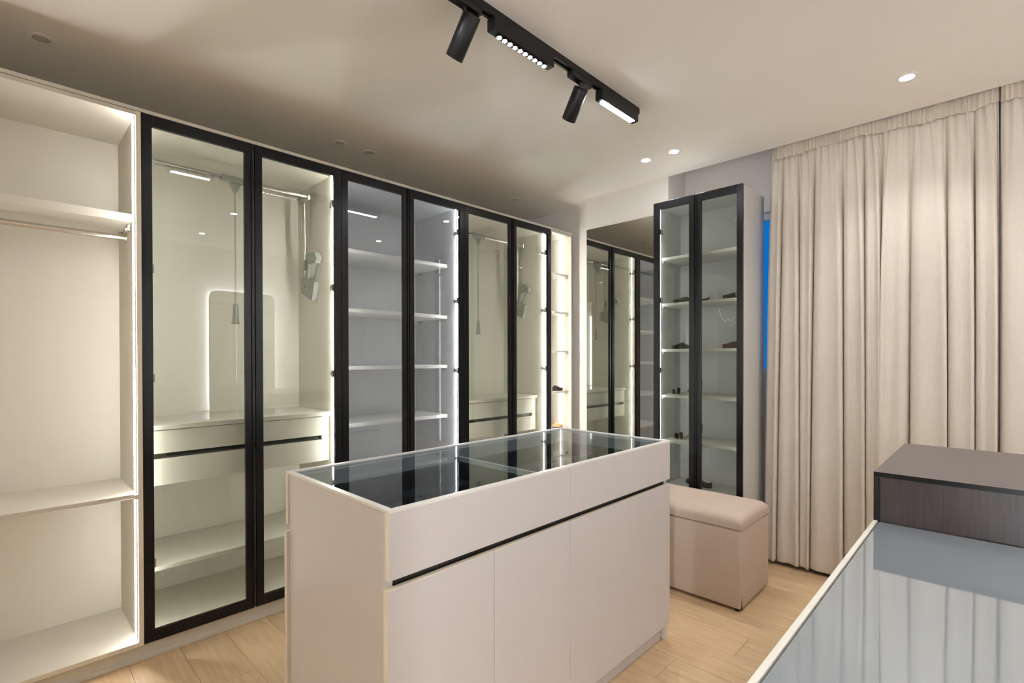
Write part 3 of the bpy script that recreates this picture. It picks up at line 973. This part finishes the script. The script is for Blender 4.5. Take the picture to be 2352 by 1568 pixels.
# ------------------------------------------------------------------ track lighting
TX = 1.302
tk = thing('lighting_track', 'long black lighting track on the ceiling above the island', 'light track', (TX, 1.0, ZC))
mb = MB()
y0t, y1t = -0.60, 2.435
mb.box(TX - 0.017, TX - 0.013, y0t, y1t, ZC - 0.030, ZC)
mb.box(TX + 0.013, TX + 0.017, y0t, y1t, ZC - 0.030, ZC)
mb.box(TX - 0.013, TX + 0.013, y0t, y1t, ZC - 0.004, ZC)
mb.box(TX - 0.013, TX - 0.007, y0t, y1t, ZC - 0.030, ZC - 0.027)
mb.box(TX + 0.007, TX + 0.013, y0t, y1t, ZC - 0.030, ZC - 0.027)
mb.build('track_rail', 'black_matt', tk)
B(TX - 0.017, TX + 0.017, y1t, y1t + 0.012, ZC - 0.030, ZC, bev=0.001).build('end_cap', 'black_matt', tk)
B(TX - 0.017, TX + 0.017, y0t - 0.012, y0t, ZC - 0.030, ZC, bev=0.001).build('end_cap', 'black_matt', tk)


def linear_lamp(label, ya_, yb_, dots):
    L = thing('linear_track_lamp', label, 'track lamp', (TX, (ya_ + yb_) / 2, ZC - 0.03), 'lamps on the ceiling track')
    b = MB()
    hw = 0.021
    z0, z1 = ZC - 0.082, ZC - 0.031
    prof = [(-hw, z1), (-hw, z0 + 0.004), (-hw + 0.004, z0), (hw - 0.004, z0), (hw, z0 + 0.004), (hw, z1)]
    b.prism([(TX + a, ya_, z) for a, z in prof], (0, yb_ - ya_, 0))
    b.build('housing', 'black_matt', L)
    if dots:
        n = 10
        for k in range(n):
            yk = ya_ + 0.045 + (yb_ - ya_ - 0.09) * k / (n - 1)
            c = MB()
            c.lathe([(0.0140, 0.0), (0.0140, -0.0075), (0.0122, -0.0075), (0.0118, -0.0004)], (TX, yk, z0), 18)
            r = c.build('reflector_ring', 'black_aluminium', L)
            c = MB()
            c.lathe([(0.0085, -0.0008), (0.0085, -0.0015), (0.0070, -0.0030), (0.003, -0.0036)], (TX, yk, z0), 16)
            c.build('led_lens', 'track_dots', r)
    else:
        B(TX - 0.014, TX + 0.014, ya_ + 0.028, yb_ - 0.028, z0 - 0.0025, z0 - 0.0002).build('diffuser', 'track_light', L)
    return L


linear_lamp('black linear track lamp with ten round lit lenses between the two spotlights', 1.350, 1.712, True)
linear_lamp('black linear track lamp with a glowing panel at the far end of the track', 2.085, 2.425, False)
linear_lamp('black linear track lamp at the near end, seen mirrored in the first glass door', 0.80, 1.09, False)


def spot(label, ypos, top, bot):
    s = thing('track_spotlight', label, 'spotlight', (TX, ypos, ZC - 0.03), 'lamps on the ceiling track')
    B(TX - 0.0165, TX + 0.0165, ypos - 0.085, ypos + 0.075, ZC - 0.058, ZC - 0.031, bev=0.002).build('adapter', 'black_matt', s)
    top, bot = Vector(top), Vector(bot)
    d = (bot - top).normalized()
    mb = MB()
    mb.tube([(TX, ypos, ZC - 0.056), (TX, ypos, ZC - 0.066), top + d * 0.03], 0.009, 12)
    mb.build('swivel_joint', 'black_matt', s, smooth=True)
    mb = MB()
    mb.tube([top, top + d * 0.002, bot - d * 0.002, bot], [0.0335, 0.035, 0.035, 0.0335], 28)
    b = mb.build('barrel', 'black_matt', s, smooth=True)
    mb = MB()
    mb.tube([bot - d * 0.0005, bot + d * 0.0008], 0.028, 24)
    mb.build('lens', 'black_lining', b)
    return s


spot('black cylinder spotlight at the near end of the track, top of the picture', 1.215, (TX, 1.254, 2.644), (1.195, 1.252, 2.521))
spot('black cylinder spotlight between the two linear lamps on the track', 1.935, (TX, 1.938, 2.627), (1.203, 1.968, 2.520))

# ------------------------------------------------------------------ recessed downlights


def downlight(label, x, y, lit, group, r=0.029):
    d = thing('recessed_downlight', label, 'downlight', (x, y, ZC), group)
    mb = MB()
    mb.lathe([(r + 0.016, 0.0), (r + 0.015, -0.003), (r + 0.002, -0.005), (r, -0.001), (r, 0.0)], (x, y, ZC), 28)
    mb.build('trim_ring', 'ring_paint', d, smooth=True)
    mb = MB()
    mb.lathe([(r - 0.002, -0.0005), (r - 0.003, -0.004), (r * 0.5, -0.0055), (0.002, -0.006)], (x, y, ZC), 24)
    mb.build('lens', 'downlight_light' if lit else 'unlit_lens', d, smooth=True)
    if lit:
        ld = bpy.data.lights.new('downlight_beam', 'SPOT')
        ld.energy = W_DOWN
        ld.color = LED_NEUT
        ld.spot_size = math.radians(112)
        ld.spot_blend = 0.75
        ld.shadow_soft_size = 0.026
        lo = bpy.data.objects.new('downlight_beam', ld)
        COL.objects.link(lo)
        lo.parent = d
        lo.location = (0, 0, -0.012)
    return d


LIT, OFF = 'lit downlights in the ceiling', 'unlit downlights above the wardrobes'
downlight('lit downlight nearer the wardrobes, left of the pair above the tall cabinet', 0.985, 3.11, True, LIT)
downlight('lit downlight of the pair above the tall cabinet, the one nearer the curtains', 1.190, 3.11, True, LIT)
downlight('lone lit downlight in front of the curtains, largest in the picture', 2.402, 3.08, True, LIT)
downlight('unlit downlight above the open wardrobe bay', -0.19, 0.137, False, OFF)
downlight('left one of the two unlit downlights close together above the wardrobe doors', -0.258, 1.512, False, OFF)
downlight('right one of the two unlit downlights close together above the wardrobe doors', -0.258, 1.718, False, OFF)
downlight('unlit downlight above the farthest pair of wardrobe doors', -0.245, 3.089, False, OFF)
HID = 'lit downlights added outside the picture'  # unseen lamps added to light the room from outside the picture
for x, y, where in ((2.40, 1.55, 'above the glass counter'), (2.40, -0.55, 'behind the viewer, nearest the track'), (3.45, 3.08, 'in front of the right curtain'),
                    (3.45, 1.55, 'above the dark cabinet'), (3.45, 0.0, 'above the added light tower'), (3.45, -1.2, 'in the corner behind the viewer')):
    downlight('added lit downlight outside the picture, ' + where, x, y, True, HID)

# ------------------------------------------------------------------ back-lit mirror on the right wall (seen reflected in the first doors)
bm_ = thing('backlit_mirror', 'tall mirror with rounded corners and a glowing outline, seen reflected in the first doors', 'mirror', (XR, 2.12, 0.70))
mb = MB()


def rrect(y0, y1, z0, z1, r, x, seg=6):
    pts = []
    for cy_, cz_, a0 in ((y1 - r, z1 - r, 0), (y0 + r, z1 - r, 90), (y0 + r, z0 + r, 180), (y1 - r, z0 + r, 270)):
        for k in range(seg + 1):
            a = math.radians(a0 + 90 * k / seg)
            pts.append((x, cy_ + r * math.cos(a), cz_ + r * math.sin(a)))
    return pts


mb.prism(rrect(1.772, 2.518, 0.722, 2.168, 0.085, XR - 0.052), (0.012, 0, 0))
mb.build('light_edge', 'mirror_light', bm_)
mb = MB()
mb.prism(rrect(1.85, 2.44, 0.80, 2.09, 0.08, XR - 0.039), (0.039, 0, 0))
mb.build('wall_box', 'white_frame', bm_)
mb = MB()
mb.prism(rrect(1.765, 2.525, 0.715, 2.175, 0.09, XR - 0.058), (0.0055, 0, 0))
mb.build('mirror_glass', 'mirror_silver', bm_)
